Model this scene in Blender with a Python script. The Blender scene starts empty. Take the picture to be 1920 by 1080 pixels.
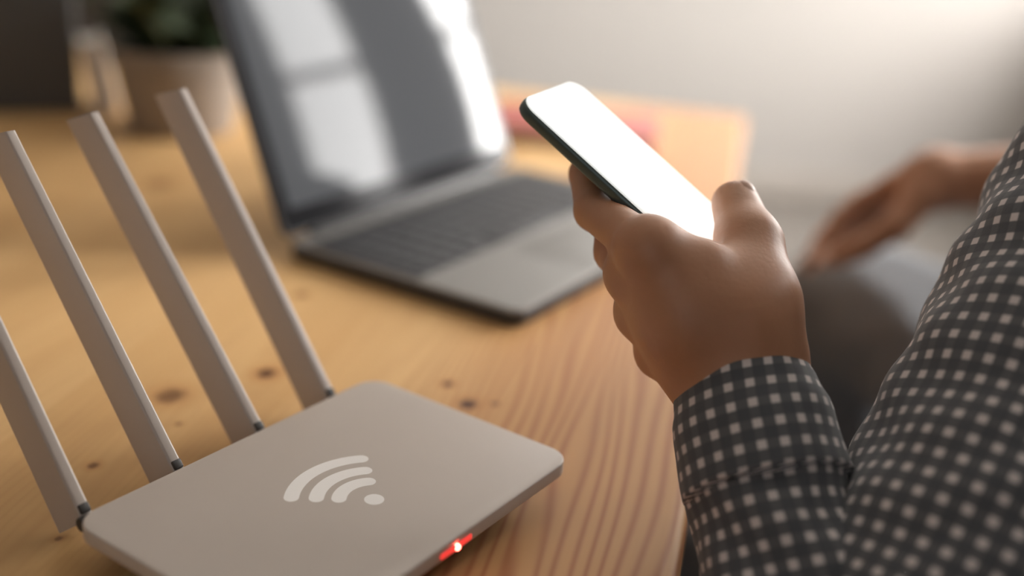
import bpy, bmesh, math, random
import numpy as np
from mathutils import Vector, Matrix
random.seed(4)
V = Vector
sc = bpy.context.scene
COL = sc.collection

# ------------------------------------------------------------------ camera
CAM_H, PITCH, ROLL, FPX = 0.30393, 0.36436, 0.07227, 2131.81
CP = V((0, 0, CAM_H))
_f = V((0, math.cos(PITCH), -math.sin(PITCH)))
_r0 = V((1, 0, 0)); _u0 = _r0.cross(_f)
CR = _r0 * math.cos(ROLL) + _u0 * math.sin(ROLL)
CU = -_r0 * math.sin(ROLL) + _u0 * math.cos(ROLL)
CF = _f
def ray(x, y): return CF + CR * ((x - 960) / FPX) + CU * ((540 - y) / FPX)
def at(x, y, d): return CP + ray(x, y) * d                    # photo pixel + depth -> point
def onz(x, y, z=0.0):                                          # photo pixel on a horizontal plane
    r = ray(x, y); return CP + r * ((z - CP.z) / r.z)
cd = bpy.data.cameras.new('camera'); cam = bpy.data.objects.new('camera', cd); COL.objects.link(cam)
m3 = Matrix((CR, CU, -CF)).transposed()
cam.matrix_world = Matrix.Translation(CP) @ m3.to_4x4()
cd.sensor_width = 36; cd.lens = FPX / 1920 * 36; cd.clip_start = 0.02
cd.dof.use_dof = True; cd.dof.focus_distance = 0.535; cd.dof.aperture_fstop = 1.9
sc.camera = cam

# ------------------------------------------------------------------ world, daylight, exposure
w = bpy.data.worlds.new('sky'); sc.world = w; w.use_nodes = True
bg = w.node_tree.nodes['Background']; bg.inputs[0].default_value = (0.93, 0.96, 1.0, 1); bg.inputs[1].default_value = 0.8
sc.view_settings.view_transform = 'Standard'; sc.view_settings.look = 'None'
sc.view_settings.gamma = 1; sc.view_settings.use_curve_mapping = False
sc.view_settings.exposure = -0.20
sc.cycles.use_denoising = True
sc.cycles.max_bounces = 10; sc.cycles.diffuse_bounces = 6
def daylight(name, loc, target, sx, sy, power, col=(1, 0.97, 0.93), spread=180):
    l = bpy.data.lights.new(name, 'AREA'); l.shape = 'RECTANGLE'; l.size = sx; l.size_y = sy
    l.energy = power; l.color = col; l.spread = math.radians(spread)
    o = bpy.data.objects.new(name, l); COL.objects.link(o); o.location = loc
    o.rotation_euler = (V(target) - V(loc)).to_track_quat('-Z', 'Y').to_euler()
    return o
RX, BY, LX, FY, FZ, CZ = 1.9, 3.8, -2.4, -1.6, -0.745, 1.95      # room planes
# skylight entering through the windows; e is an added fill (lamps stand just outside the panes)
daylight('window_daylight_a', (RX + 0.14, 1.40, 0.87), (0, 1.40, 0.87), 0.52, 1.56, 100, (1, 0.98, 0.96))
daylight('window_daylight_b', (RX + 0.14, 2.50, 0.87), (0, 2.50, 0.87), 0.46, 1.56, 150, (1, 0.98, 0.955))
daylight('window_daylight_c', (RX + 0.14, 3.38, 0.87), (0, 3.38, 0.87), 0.56, 1.56, 165, (1, 0.975, 0.945))
daylight('window_daylight_d', (1.00, BY + 0.14, 0.92), (1.00, 0, 0.92), 1.36, 1.40, 20)
daylight('window_daylight_e', (-0.4, FY - 0.14, 0.87), (-0.4, 0, 0.87), 1.60, 1.56, 0.9, (0.90, 0.95, 1.0))  # cool fill from behind the camera, no known source

# ------------------------------------------------------------------ helpers
def link(name, me, mat=None, parent=None):
    o = bpy.data.objects.new(name, me); COL.objects.link(o)
    if mat is not None and not me.materials: me.materials.append(mat)
    if parent is not None: o.parent = parent
    return o
def mesh(name, verts, faces, smooth=False):
    me = bpy.data.meshes.new(name); me.from_pydata([tuple(v) for v in verts], [], faces); me.update()
    if smooth: me.shade_smooth()
    return me
def frombm(name, bm, smooth=None):
    bmesh.ops.recalc_face_normals(bm, faces=bm.faces)
    me = bpy.data.meshes.new(name); bm.to_mesh(me); bm.free()
    if smooth:
        me.shade_smooth()
        try: me.set_sharp_from_angle(angle=math.radians(smooth))
        except Exception: pass
    return me
def box(name, size, center=(0, 0, 0), bev=0.0, seg=2, mat=None, parent=None, rot=None):
    bm = bmesh.new(); bmesh.ops.create_cube(bm, size=1)
    bmesh.ops.scale(bm, vec=size, verts=bm.verts)
    if bev: bmesh.ops.bevel(bm, geom=bm.edges[:], offset=bev, segments=seg, profile=0.5, affect='EDGES')
    if rot is not None: bmesh.ops.transform(bm, matrix=rot, verts=bm.verts)
    bmesh.ops.translate(bm, vec=center, verts=bm.verts)
    return link(name, frombm(name, bm, 35 if bev else None), mat, parent)
def rrect(w, d, r, n=8):                                        # rounded rectangle outline, centre origin
    pts = []
    for cx, cy, a0 in ((w/2-r, d/2-r, 0), (-w/2+r, d/2-r, 90), (-w/2+r, -d/2+r, 180), (w/2-r, -d/2+r, 270)):
        for k in range(n + 1):
            a = math.radians(a0 + 90 * k / n); pts.append((cx + r*math.cos(a), cy + r*math.sin(a)))
    return pts
def slab(name, layers, mat=None, parent=None, smooth=40, close=True):   # layers: [(outline, z), ...] same count
    vs, fs = [], []; n = len(layers[0][0])
    for out, z in layers: vs += [(x, y, z) for x, y in out]
    for i in range(len(layers) - 1):
        for k in range(n):
            a, b = i*n + k, i*n + (k+1) % n; fs.append((a, b, b + n, a + n))
    if close: fs.append(tuple(range(n))[::-1]); fs.append(tuple(range((len(layers)-1)*n, len(layers)*n)))
    me = mesh(name, vs, fs); me.shade_smooth(); me.set_sharp_from_angle(angle=math.radians(smooth))
    return link(name, me, mat, parent)
def rslab(name, w, d, r, z0, z1, bev=0.001, mat=None, parent=None, n=8, cx=0, cy=0):
    L = []
    def o(ins): return [(x + cx, y + cy) for x, y in rrect(w - 2*ins, d - 2*ins, max(r - ins, 1e-4), n)]
    for k in range(4):
        a = math.pi/2 * k/3; L.append((o(bev*(1 - math.sin(a))), z0 + bev*(1 - math.cos(a))))
    for k in range(4):
        a = math.pi/2 * k/3; L.append((o(bev*(1 - math.cos(a))), z1 - bev*(1 - math.sin(a))))
    return slab(name, L, mat, parent)
def lathe(name, prof, n=32, mat=None, parent=None, smooth=40, loc=(0, 0, 0)):
    vs, fs = [], []
    for r, z in prof:
        for k in range(n):
            a = 2*math.pi*k/n; vs.append((r*math.cos(a), r*math.sin(a), z))
    for i in range(len(prof)-1):
        for k in range(n):
            a, b = i*n+k, i*n+(k+1) % n; fs.append((a, b, b+n, a+n))
    fs.append(tuple(range(n))[::-1]); fs.append(tuple(range((len(prof)-1)*n, len(prof)*n)))
    me = mesh(name, vs, fs); me.shade_smooth(); me.set_sharp_from_angle(angle=math.radians(smooth))
    o = link(name, me, mat, parent); o.location = loc; return o
def empty(name, loc=(0, 0, 0), rz=0.0):
    o = bpy.data.objects.new(name, None); COL.objects.link(o); o.empty_display_size = 0.05
    o.location = loc; o.rotation_euler = (0, 0, rz); return o
def tag(o, label, cat, group=None):
    o['label'] = label; o['category'] = cat
    if group: o['group'] = group
    return o
def struct(o): o['kind'] = 'structure'; return o

# ------------------------------------------------------------------ materials
class NT:
    def __init__(s, name):
        s.m = bpy.data.materials.new(name); s.m.use_nodes = True; s.t = s.m.node_tree
        s.p = s.t.nodes['Principled BSDF']
    def n(s, kind, **kw):
        nd = s.t.nodes.new(kind)
        for k, v in kw.items():
            if k.startswith('i_'):
                key = k[2:]; nd.inputs[int(key) if key.isdigit() else key.replace('_', ' ')].default_value = v
            else: setattr(nd, k, v)
        return nd
    def l(s, a, b): s.t.links.new(a, b)
    def math(s, op, a, b=None, c=None, clamp=False):
        nd = s.t.nodes.new('ShaderNodeMath'); nd.operation = op; nd.use_clamp = clamp
        for i, v in enumerate((a, b, c)):
            if v is None: continue
            if isinstance(v, (int, float)): nd.inputs[i].default_value = v
            else: s.l(v, nd.inputs[i])
        return nd.outputs[0]
    def mix(s, f, a, b, blend='MIX'):
        nd = s.t.nodes.new('ShaderNodeMix'); nd.data_type = 'RGBA'; nd.blend_type = blend
        for i, v in ((0, f), (6, a), (7, b)):
            if isinstance(v, (int, float)): nd.inputs[i].default_value = v
            elif isinstance(v, tuple): nd.inputs[i].default_value = (*v, 1) if len(v) == 3 else v
            else: s.l(v, nd.inputs[i])
        return nd.outputs[2]
    def bump(s, h, strength=0.2, dist=0.001):
        b = s.n('ShaderNodeBump', i_Strength=strength, i_Distance=dist); s.l(h, b.inputs['Height'])
        s.l(b.outputs[0], s.p.inputs['Normal'])
def mat(name, col, rough=0.5, metal=0.0, spec=0.5, noise=0.0, nscale=30, bump=0.0, bscale=200, emit=None, estr=0, **kw):
    T = NT(name); p = T.p
    p.inputs['Base Color'].default_value = (*col, 1); p.inputs['Roughness'].default_value = rough
    p.inputs['Metallic'].default_value = metal; p.inputs['Specular IOR Level'].default_value = spec
    tc = T.n('ShaderNodeTexCoord')
    if noise:
        nz = T.n('ShaderNodeTexNoise', i_Scale=nscale, i_Detail=4.0); T.l(tc.outputs['Object'], nz.inputs['Vector'])
        c = T.mix(nz.outputs[0], tuple(x*(1-noise) for x in col), tuple(min(1, x*(1+noise)) for x in col))
        T.l(c, p.inputs['Base Color'])
    if bump:
        nb = T.n('ShaderNodeTexNoise', i_Scale=bscale, i_Detail=3.0); T.l(tc.outputs['Object'], nb.inputs['Vector'])
        T.bump(nb.outputs[0], bump, 0.001)
    if emit: p.inputs['Emission Color'].default_value = (*emit, 1); p.inputs['Emission Strength'].default_value = estr
    return T.m
M = {}
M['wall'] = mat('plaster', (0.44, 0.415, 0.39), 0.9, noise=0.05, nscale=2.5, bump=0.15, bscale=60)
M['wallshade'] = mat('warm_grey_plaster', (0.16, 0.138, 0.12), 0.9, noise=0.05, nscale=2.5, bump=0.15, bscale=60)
M['ceil'] = mat('ceiling_paint', (0.55, 0.52, 0.48), 0.95, noise=0.03, nscale=3)
M['base'] = mat('baseboard_paint', (0.42, 0.38, 0.34), 0.6, noise=0.03, nscale=20)
M['white'] = mat('white_paint', (0.8, 0.78, 0.75), 0.5, noise=0.03, nscale=20)
def floor_mat():
    T = NT('grey_floorboards'); tc = T.n('ShaderNodeTexCoord')
    br = T.n('ShaderNodeTexBrick', i_Scale=1.0); br.offset = 0.4
    br.inputs['Color1'].default_value = (0.125, 0.112, 0.100, 1); br.inputs['Color2'].default_value = (0.150, 0.134, 0.120, 1)
    br.inputs['Mortar'].default_value = (0.08, 0.06, 0.05, 1); br.inputs['Mortar Size'].default_value = 0.004
    br.inputs['Brick Width'].default_value = 1.1; br.inputs['Row Height'].default_value = 0.14
    T.l(tc.outputs['Object'], br.inputs['Vector']); T.l(br.outputs[0], T.p.inputs['Base Color'])
    T.p.inputs['Roughness'].default_value = 0.45
    return T.m
M['floor'] = floor_mat()
def wood_mat(name, knots, base=(0.58, 0.335, 0.130), light=(0.74, 0.475, 0.215), dark=(0.30, 0.115, 0.035), seam=0.118):
    T = NT(name); tc = T.n('ShaderNodeTexCoord'); sx = T.n('ShaderNodeSeparateXYZ'); T.l(tc.outputs['Object'], sx.inputs[0])
    X, Y = sx.outputs[0], sx.outputs[1]
    plank = T.math('FLOOR', T.math('DIVIDE', X, seam))
    wn = T.n('ShaderNodeTexWhiteNoise', noise_dimensions='1D'); T.l(plank, wn.inputs['W'])
    rnd = wn.outputs['Value']
    # long soft figure
    cb = T.n('ShaderNodeCombineXYZ'); T.l(X, cb.inputs[0]); T.l(T.math('MULTIPLY', Y, 0.10), cb.inputs[1]); T.l(T.math('MULTIPLY', plank, 3.7), cb.inputs[2])
    n1 = T.n('ShaderNodeTexNoise', i_Scale=11.0, i_Detail=4.0); T.l(cb.outputs[0], n1.inputs['Vector'])
    col = T.mix(T.math('MULTIPLY_ADD', n1.outputs[0], 2.2, -0.6, clamp=True), base, light)
    col = T.mix(T.math('MULTIPLY', rnd, 0.30), col, (0.62, 0.40, 0.19))
    # growth rings: bands across X, wandering along Y
    warp = T.n('ShaderNodeTexNoise', i_Scale=7.0, i_Detail=3.0); T.l(cb.outputs[0], warp.inputs['Vector'])
    ph = T.math('ADD', T.math('MULTIPLY', X, 880.0), T.math('MULTIPLY', warp.outputs[0], 150.0))
    ring = T.math('POWER', T.math('MULTIPLY_ADD', T.math('SINE', ph), 0.5, 0.5), 2.2)
    fine = T.n('ShaderNodeTexNoise', i_Scale=60.0, i_Detail=3.0); T.l(cb.outputs[0], fine.inputs['Vector'])
    edge = T.math('MULTIPLY_ADD', X, 9.0, 1.75, clamp=True)         # quarter-sawn boards by the long edge: strong rings, plus painted shade
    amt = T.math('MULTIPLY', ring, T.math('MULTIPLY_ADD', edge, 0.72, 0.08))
    col = T.mix(T.math('MULTIPLY', edge, 0.62), col, (0.47, 0.205, 0.062))  # darker, redder tone puts the forearm's shade into the wood
    col = T.mix(amt, col, (0.34, 0.112, 0.034))
    col = T.mix(T.math('MULTIPLY', T.math('SUBTRACT', fine.outputs[0], 0.45, clamp=True), 0.8), col, (0.42, 0.22, 0.09))
    hsum = ring
    for kx, ky, r, s in knots:
        v = T.n('ShaderNodeCombineXYZ'); T.l(T.math('MULTIPLY_ADD', X, 1/r, -kx/r), v.inputs[0]); T.l(T.math('MULTIPLY_ADD', Y, 1/(r*1.15), -ky/(r*1.15)), v.inputs[1])
        nn = T.n('ShaderNodeTexNoise', i_Scale=1.6, i_Detail=2.0); T.l(v.outputs[0], nn.inputs['Vector'])
        ln = T.n('ShaderNodeVectorMath', operation='LENGTH'); T.l(v.outputs[0], ln.inputs[0])
        d = T.math('ADD', ln.outputs['Value'], T.math('MULTIPLY_ADD', nn.outputs[0], 0.7, -0.35))
        halo = T.n('ShaderNodeMapRange', i_1=0.8, i_2=2.8, i_3=0.75*s, i_4=0.0); T.l(d, halo.inputs[0])
        core = T.n('ShaderNodeMapRange', i_1=0.6, i_2=1.3, i_3=s, i_4=0.0); T.l(d, core.inputs[0])
        col = T.mix(halo.outputs[0], col, (0.48, 0.22, 0.07))
        col = T.mix(core.outputs[0], col, (0.085, 0.028, 0.010))
    T.l(col, T.p.inputs['Base Color']); T.p.inputs['Roughness'].default_value = 0.55; T.p.inputs['Specular IOR Level'].default_value = 0.3
    T.bump(hsum, 0.12, 0.0004)
    return T.m
M['darkwood'] = mat('dark_stained_wood', (0.055, 0.042, 0.032), 0.5, noise=0.3, nscale=9)
M['steel'] = mat('brushed_steel', (0.5, 0.5, 0.5), 0.35, metal=1.0)
M['router'] = mat('satin_grey_plastic', (0.54, 0.475, 0.42), 0.42, noise=0.02, nscale=60, bump=0.04, bscale=1500)
M['antenna'] = mat('satin_antenna_plastic', (0.47, 0.41, 0.365), 0.33, noise=0.02, nscale=60, bump=0.03, bscale=1500)
M['routerdark'] = mat('dark_plastic', (0.045, 0.04, 0.038), 0.5, noise=0.1)
M['print'] = mat('white_print', (0.90, 0.87, 0.84), 0.5, noise=0.02)
M['led'] = mat('red_led', (0.9, 0.1, 0.06), 0.3, emit=(1.0, 0.10, 0.07), estr=26)
M['ledglow'] = mat('red_led_glow', (0.6, 0.06, 0.05), 0.25, emit=(1.0, 0.05, 0.04), estr=0.9)
M['alu'] = mat('silver_aluminium', (0.27, 0.262, 0.25), 0.45, metal=0.3, noise=0.02, bump=0.03, bscale=1200)
M['aludark'] = mat('dark_laptop_shell', (0.035, 0.035, 0.037), 0.5, noise=0.05)
M['key'] = mat('black_keycap', (0.03, 0.03, 0.033), 0.5, noise=0.05)
M['deck'] = mat('keyboard_deck', (0.04, 0.04, 0.043), 0.55, noise=0.05)
M['screen'] = mat('glossy_dark_screen', (0.03, 0.03, 0.032), 0.07, spec=0.15, emit=(0.55, 0.57, 0.6), estr=0.16, noise=0.02)
M['bezel'] = mat('black_glass_bezel', (0.02, 0.02, 0.022), 0.15, spec=0.06, noise=0.02)
M['phone'] = mat('dark_phone_edge', (0.10, 0.13, 0.125), 0.3, metal=0.6, noise=0.03)
M['phoneglass'] = mat('white_phone_glass', (0.85, 0.87, 0.86), 0.15, noise=0.01, emit=(0.92, 0.98, 0.96), estr=0.7)  # border glass given its own glow to look brightly lit
M['phonescreen'] = mat('lit_phone_screen', (0.9, 0.9, 0.88), 0.12, noise=0.01, emit=(1.0, 0.985, 0.95), estr=1.1)
def skin_mat():
    T = NT('skin'); tc = T.n('ShaderNodeTexCoord'); p = T.p
    n1 = T.n('ShaderNodeTexNoise', i_Scale=35.0, i_Detail=4.0); T.l(tc.outputs['Object'], n1.inputs['Vector'])
    n2 = T.n('ShaderNodeTexNoise', i_Scale=420.0, i_Detail=3.0); T.l(tc.outputs['Object'], n2.inputs['Vector'])
    c = T.mix(n1.outputs[0], (0.40, 0.195, 0.105), (0.52, 0.265, 0.155))
    T.l(c, p.inputs['Base Color']); p.inputs['Roughness'].default_value = 0.48
    p.inputs['Subsurface Weight'].default_value = 0.12; p.inputs['Subsurface Scale'].default_value = 0.004
    p.inputs['Subsurface Radius'].default_value = (1.0, 0.35, 0.2)
    T.bump(n2.outputs[0], 0.25, 0.0006)
    return T.m
M['skin'] = skin_mat()
M['lip'] = mat('lips', (0.40, 0.15, 0.11), 0.4, noise=0.05)
M['nail'] = mat('fingernail', (0.46, 0.25, 0.165), 0.45, noise=0.03)
def gingham(period=0.0098):
    T = NT('gingham_check'); uv = T.n('ShaderNodeUVMap', uv_map='UVMap'); sx = T.n('ShaderNodeSeparateXYZ'); T.l(uv.outputs[0], sx.inputs[0])
    def stripe(o):
        f = T.math('FRACT', T.math('DIVIDE', o, period))
        d = T.math('ABSOLUTE', T.math('SUBTRACT', f, 0.5))
        r = T.n('ShaderNodeMapRange', i_1=0.17, i_2=0.24, i_3=1.0, i_4=0.0); T.l(d, r.inputs[0]); return r.outputs[0]
    a, b = stripe(sx.outputs[0]), stripe(sx.outputs[1])
    both = T.math('MULTIPLY', a, b); one = T.math('MAXIMUM', a, b)
    c = T.mix(one, (0.072, 0.077, 0.086), (0.105, 0.108, 0.115)); c = T.mix(both, c, (0.62, 0.565, 0.55))
    tc = T.n('ShaderNodeTexCoord'); nz = T.n('ShaderNodeTexNoise', i_Scale=900.0); T.l(tc.outputs['Object'], nz.inputs['Vector'])
    T.l(c, T.p.inputs['Base Color']); T.p.inputs['Roughness'].default_value = 0.85
    T.p.inputs['Sheen Weight'].default_value = 0.15
    T.bump(nz.outputs[0], 0.3, 0.0004)
    return T.m
M['shirt'] = gingham()
M['trouser'] = mat('charcoal_cloth', (0.185, 0.197, 0.215), 0.9, noise=0.15, nscale=40, bump=0.3, bscale=700)
M['hair'] = mat('dark_hair', (0.02, 0.015, 0.012), 0.5, noise=0.2, nscale=80, bump=0.5, bscale=300)
M['shoe'] = mat('black_leather', (0.02, 0.02, 0.02), 0.4, noise=0.1)
M['eye'] = mat('eye_white', (0.8, 0.78, 0.75), 0.2, noise=0.02)
M['iris'] = mat('dark_iris', (0.04, 0.025, 0.015), 0.2, noise=0.02)
M['pot'] = mat('brown_clay', (0.29, 0.245, 0.205), 0.8, noise=0.12, nscale=25, bump=0.2, bscale=150)
M['soil'] = mat('potting_soil', (0.03, 0.022, 0.015), 0.95, noise=0.4, nscale=120, bump=0.8, bscale=200)
M['leaf'] = mat('dark_green_leaf', (0.05, 0.075, 0.035), 0.5, noise=0.3, nscale=30)
M['stem'] = mat('green_stem', (0.08, 0.09, 0.04), 0.6, noise=0.2)
M['paper'] = mat('book_pages', (0.62, 0.58, 0.52), 0.9, noise=0.06, nscale=200)
M['whitecover'] = mat('white_cover', (0.62, 0.58, 0.54), 0.5, noise=0.03)
M['redcover'] = mat('red_cover', (0.50, 0.13, 0.11), 0.55, noise=0.08, nscale=40)
M['blackbox'] = mat('charcoal_card', (0.10, 0.098, 0.095), 0.8, noise=0.12, nscale=30)
M['glass'] = None
def glass_mat():
    T = NT('window_glass'); T.t.nodes.remove(T.p); out = T.t.nodes['Material Output']
    tr = T.n('ShaderNodeBsdfTransparent'); gl = T.n('ShaderNodeBsdfGlossy', i_Roughness=0.02)
    mx = T.n('ShaderNodeMixShader', i_0=0.04); T.l(tr.outputs[0], mx.inputs[1]); T.l(gl.outputs[0], mx.inputs[2]); T.l(mx.outputs[0], out.inputs[0])
    return T.m
M['glass'] = glass_mat()

# ------------------------------------------------------------------ room
struct(box('floor', (RX-LX+0.4, BY-FY+0.4, 0.1), ((RX+LX)/2, (BY+FY)/2, FZ-0.05), mat=M['floor']))
struct(box('ceiling', (RX-LX+0.4, BY-FY+0.4, 0.1), ((RX+LX)/2, (BY+FY)/2, CZ+0.05), mat=M['ceil']))
def wall(name, axis, pos, lo, hi, holes, m, t=0.12):
    # wall in the plane axis=pos spanning lo..hi horizontally, FZ..CZ; rectangular holes (a0,a1,z0,z1)
    bm = bmesh.new()
    xs = sorted({lo, hi, *[h[0] for h in holes], *[h[1] for h in holes]}); zs = sorted({FZ, CZ, *[h[2] for h in holes], *[h[3] for h in holes]})
    for i in range(len(xs)-1):
        for j in range(len(zs)-1):
            cx, cz = (xs[i]+xs[i+1])/2, (zs[j]+zs[j+1])/2
            if any(h[0] < cx < h[1] and h[2] < cz < h[3] for h in holes): continue
            r = bmesh.ops.create_cube(bm, size=1)['verts']; s = (xs[i+1]-xs[i], zs[j+1]-zs[j])
            if axis == 'y': bmesh.ops.scale(bm, vec=(s[0], t, s[1]), verts=r); bmesh.ops.translate(bm, vec=(cx, pos + t/2*(1 if pos > 0 else -1), cz), verts=r)
            else: bmesh.ops.scale(bm, vec=(t, s[0], s[1]), verts=r); bmesh.ops.translate(bm, vec=(pos + t/2*(1 if pos > 0 else -1), cx, cz), verts=r)
    return struct(link(name, frombm(name, bm), m))
WA = (1.13, 1.67, 0.08, 1.66); WB = (2.26, 2.74, 0.08, 1.66); WC = (3.08, 3.68, 0.08, 1.66)
WD = (0.30, 1.70, 0.20, 1.64); WE = (-1.2, 0.4, 0.08, 1.66)  # WE: unseen front opening, added to let in fill
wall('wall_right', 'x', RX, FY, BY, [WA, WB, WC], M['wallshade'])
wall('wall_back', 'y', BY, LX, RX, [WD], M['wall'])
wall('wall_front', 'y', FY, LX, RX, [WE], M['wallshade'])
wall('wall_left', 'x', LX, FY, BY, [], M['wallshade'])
def window(n, axis, pos, h, trans):
    a0, a1, z0, z1 = h; t = 0.045; sgn = 1 if pos > 0 else -1
    e = empty('window_%d' % n); struct(e)
    def bar(nm, ca, cz, sa, sz, dep=0.07, m=M['white'], off=0.05):
        c = (ca, pos + sgn*off, cz) if axis == 'y' else (pos + sgn*off, ca, cz)
        s = (sa, dep, sz) if axis == 'y' else (dep, sa, sz)
        return box(nm, s, c, bev=0.004 if m is not M['glass'] else 0, seg=1, mat=m, parent=e)
    w_, h_ = a1-a0, z1-z0
    bar('window_frame', a0 + t/2, (z0+z1)/2, t, h_); bar('window_frame', a1 - t/2, (z0+z1)/2, t, h_)
    bar('window_frame', (a0+a1)/2, z0 + t/2, w_, t); bar('window_frame', (a0+a1)/2, z1 - t/2, w_, t)
    for z in trans: bar('transom', (a0+a1)/2, z, w_ - 2*t, 0.05)
    if w_ > 0.6: bar('mullion', (a0+a1)/2, (z0+z1)/2, 0.05, h_ - 2*t)
    bar('window_pane', (a0+a1)/2, (z0+z1)/2, w_ - 0.02, h_ - 0.02, 0.004, M['glass'], 0.055)
    bar('window_sill', (a0+a1)/2, z0 - 0.015, w_ + 0.08, 0.03, 0.10, M['white'], -0.03)
window(1, 'x', RX, WA, [0.97]); window(2, 'x', RX, WB, [0.97])
window(3, 'x', RX, WC, [0.97]); window(4, 'y', BY, WD, [0.97]); window(5, 'y', FY, WE, [0.97])
struct(box('baseboard_back', (RX-LX, 0.016, 0.09), ((RX+LX)/2, BY-0.008, FZ+0.045), bev=0.004, seg=1, mat=M['base']))
struct(box('baseboard_left', (0.016, BY-FY-0.04, 0.09), (LX+0.008, (BY+FY)/2, FZ+0.045), bev=0.004, seg=1, mat=M['white']))
struct(box('baseboard_right', (0.016, BY-FY-0.04, 0.09), (RX-0.008, (BY+FY)/2, FZ+0.045), bev=0.004, seg=1, mat=M['white']))

# ------------------------------------------------------------------ table (local origin = far right corner of the top)
TX, TY, TYAW = 0.29408, 1.50153, -0.19361
def tloc(P):                                                     # world -> table local xy
    dx, dy = P[0]-TX, P[1]-TY; c, s = math.cos(TYAW), math.sin(TYAW)
    return (c*dx + s*dy, -s*dx + c*dy)
table = empty('pine_table', (TX, TY, FZ), TYAW)
tag(table, 'light pine wood table with knots and rounded edges carrying router and laptop', 'table')
knots = []
for px, py, r, s in ((500, 700, 0.0052, 1.0), (320, 742, 0.0080, 0.7), (840, 720, 0.0030, 1.0), (878, 758, 0.0052, 1.0), (928, 757, 0.0026, 0.6),
                     (175, 873, 0.0026, 0.7), (335, 795, 0.0018, 0.5), (565, 552, 0.0045, 0.6), (110, 1010, 0.0016, 0.6), (300, 345, 0.012, 0.5)):
    lx, ly = tloc(onz(px, py)); knots.append((lx, ly, r, s))
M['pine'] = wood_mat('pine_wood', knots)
M['pineleg'] = wood_mat('pine_leg_wood', [])
TW, TL, TT = 1.20, 1.95, 0.034
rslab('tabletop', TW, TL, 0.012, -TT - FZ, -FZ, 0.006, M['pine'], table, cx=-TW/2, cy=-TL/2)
for lx, ly in ((-0.09, -0.09), (-TW+0.09, -0.09), (-0.09, -TL+0.09), (-TW+0.09, -TL+0.09)):
    box('leg', (0.07, 0.07, -FZ-TT), (lx, ly, (-FZ-TT)/2), bev=0.005, mat=M['pineleg'], parent=table)
az = -FZ-TT-0.03
box('apron', (TW-0.25, 0.022, 0.06), (-TW/2, -0.09, az), bev=0.002, mat=M['pineleg'], parent=table)
box('apron', (TW-0.25, 0.022, 0.06), (-TW/2, -TL+0.09, az), bev=0.002, mat=M['pineleg'], parent=table)
box('apron', (0.022, TL-0.25, 0.06), (-0.09, -TL/2, az), bev=0.002, mat=M['pineleg'], parent=table)
box('apron', (0.022, TL-0.25, 0.06), (-TW+0.09, -TL/2, az), bev=0.002, mat=M['pineleg'], parent=table)

# ------------------------------------------------------------------ router (local origin = back left corner, x along back edge, -y to the front)
RW_, RD_ = 0.195, 0.134
router = empty('wifi_router', (-0.18246, 0.41603, 0.0), 0.98522)
tag(router, 'flat grey wifi router with four tilted blade antennas and white signal logo', 'router')
cx, cy = RW_/2, -RD_/2
rslab('top_shell', RW_, RD_, 0.013, 0.0165, 0.024, 0.0010, M['router'], router, n=10, cx=cx, cy=cy)
L = []
for ins, z in ((0.026, 0.0025), (0.018, 0.004), (0.009, 0.012), (0.0045, 0.0175)):
    L.append(([(x+cx, y+cy) for x, y in rrect(RW_-2*ins, RD_-2*ins, 0.010, 10)], z))
slab('lower_shell', L, M['routerdark'], router)
for fx, fy in ((0.035, -0.03), (RW_-0.035, -0.03), (0.035, -RD_+0.03), (RW_-0.035, -RD_+0.03)):
    lathe('rubber_foot', [(0.006, 0.0), (0.0065, 0.001), (0.006, 0.0035)], 16, M['routerdark'], router, loc=(fx, fy, 0))
# signal logo: dot and three arcs with rounded ends, a thin print layer on the top shell
LC = (0.0985, -0.0865)
lz = 0.02402
emblem = link('signal_logo', mesh('signal_dot', [(LC[0]+0.0046*math.cos(a*math.pi/16), LC[1]+0.0046*math.sin(a*math.pi/16), lz) for a in range(32)], [tuple(range(32))]), M['print'], router)
for R in (0.0160, 0.0262, 0.0375):
    hw, A = 0.0035, math.radians(39); out, inn = [], []
    vs, fs = [], []
    n = 28
    ring = [(R+hw, 0)]
    outer = [(R+hw, -A + 2*A*k/n) for k in range(n+1)]; inner = [(R-hw, A - 2*A*k/n) for k in range(n+1)]
    pts = [(LC[0] + r*math.sin(a), LC[1] + r*math.cos(a)) for r, a in outer]
    e1 = (LC[0] + R*math.sin(A), LC[1] + R*math.cos(A)); e0 = (LC[0] + R*math.sin(-A), LC[1] + R*math.cos(-A))
    def cap(e, a, s):
        return [(e[0] + hw*(math.sin(a)*math.cos(t) + s*math.cos(a)*math.sin(t)), e[1] + hw*(math.cos(a)*math.cos(t) - s*math.sin(a)*math.sin(t))) for t in [math.pi*k/8 for k in range(1, 8)]]
    ipts = [(LC[0] + r*math.sin(a), LC[1] + r*math.cos(a)) for r, a in inner]
    poly = pts + cap(e1, A, 1) + ipts + cap(e0, -A, -1)[::-1]
    # strip faces between outer and inner plus the two caps as n-gons
    V_ = [(x, y, lz) for x, y in poly]; no = n + 1; nc = 7
    F_ = [(k, k+1, no+nc+n-k-1, no+nc+n-k) for k in range(n)]
    F_.append(tuple(range(n, no+nc+1))); F_.append(tuple(list(range(no+nc+n, len(V_))) + [0]))
    link('signal_arc', mesh('signal_arc', V_, F_), M['print'], emblem)
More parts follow.
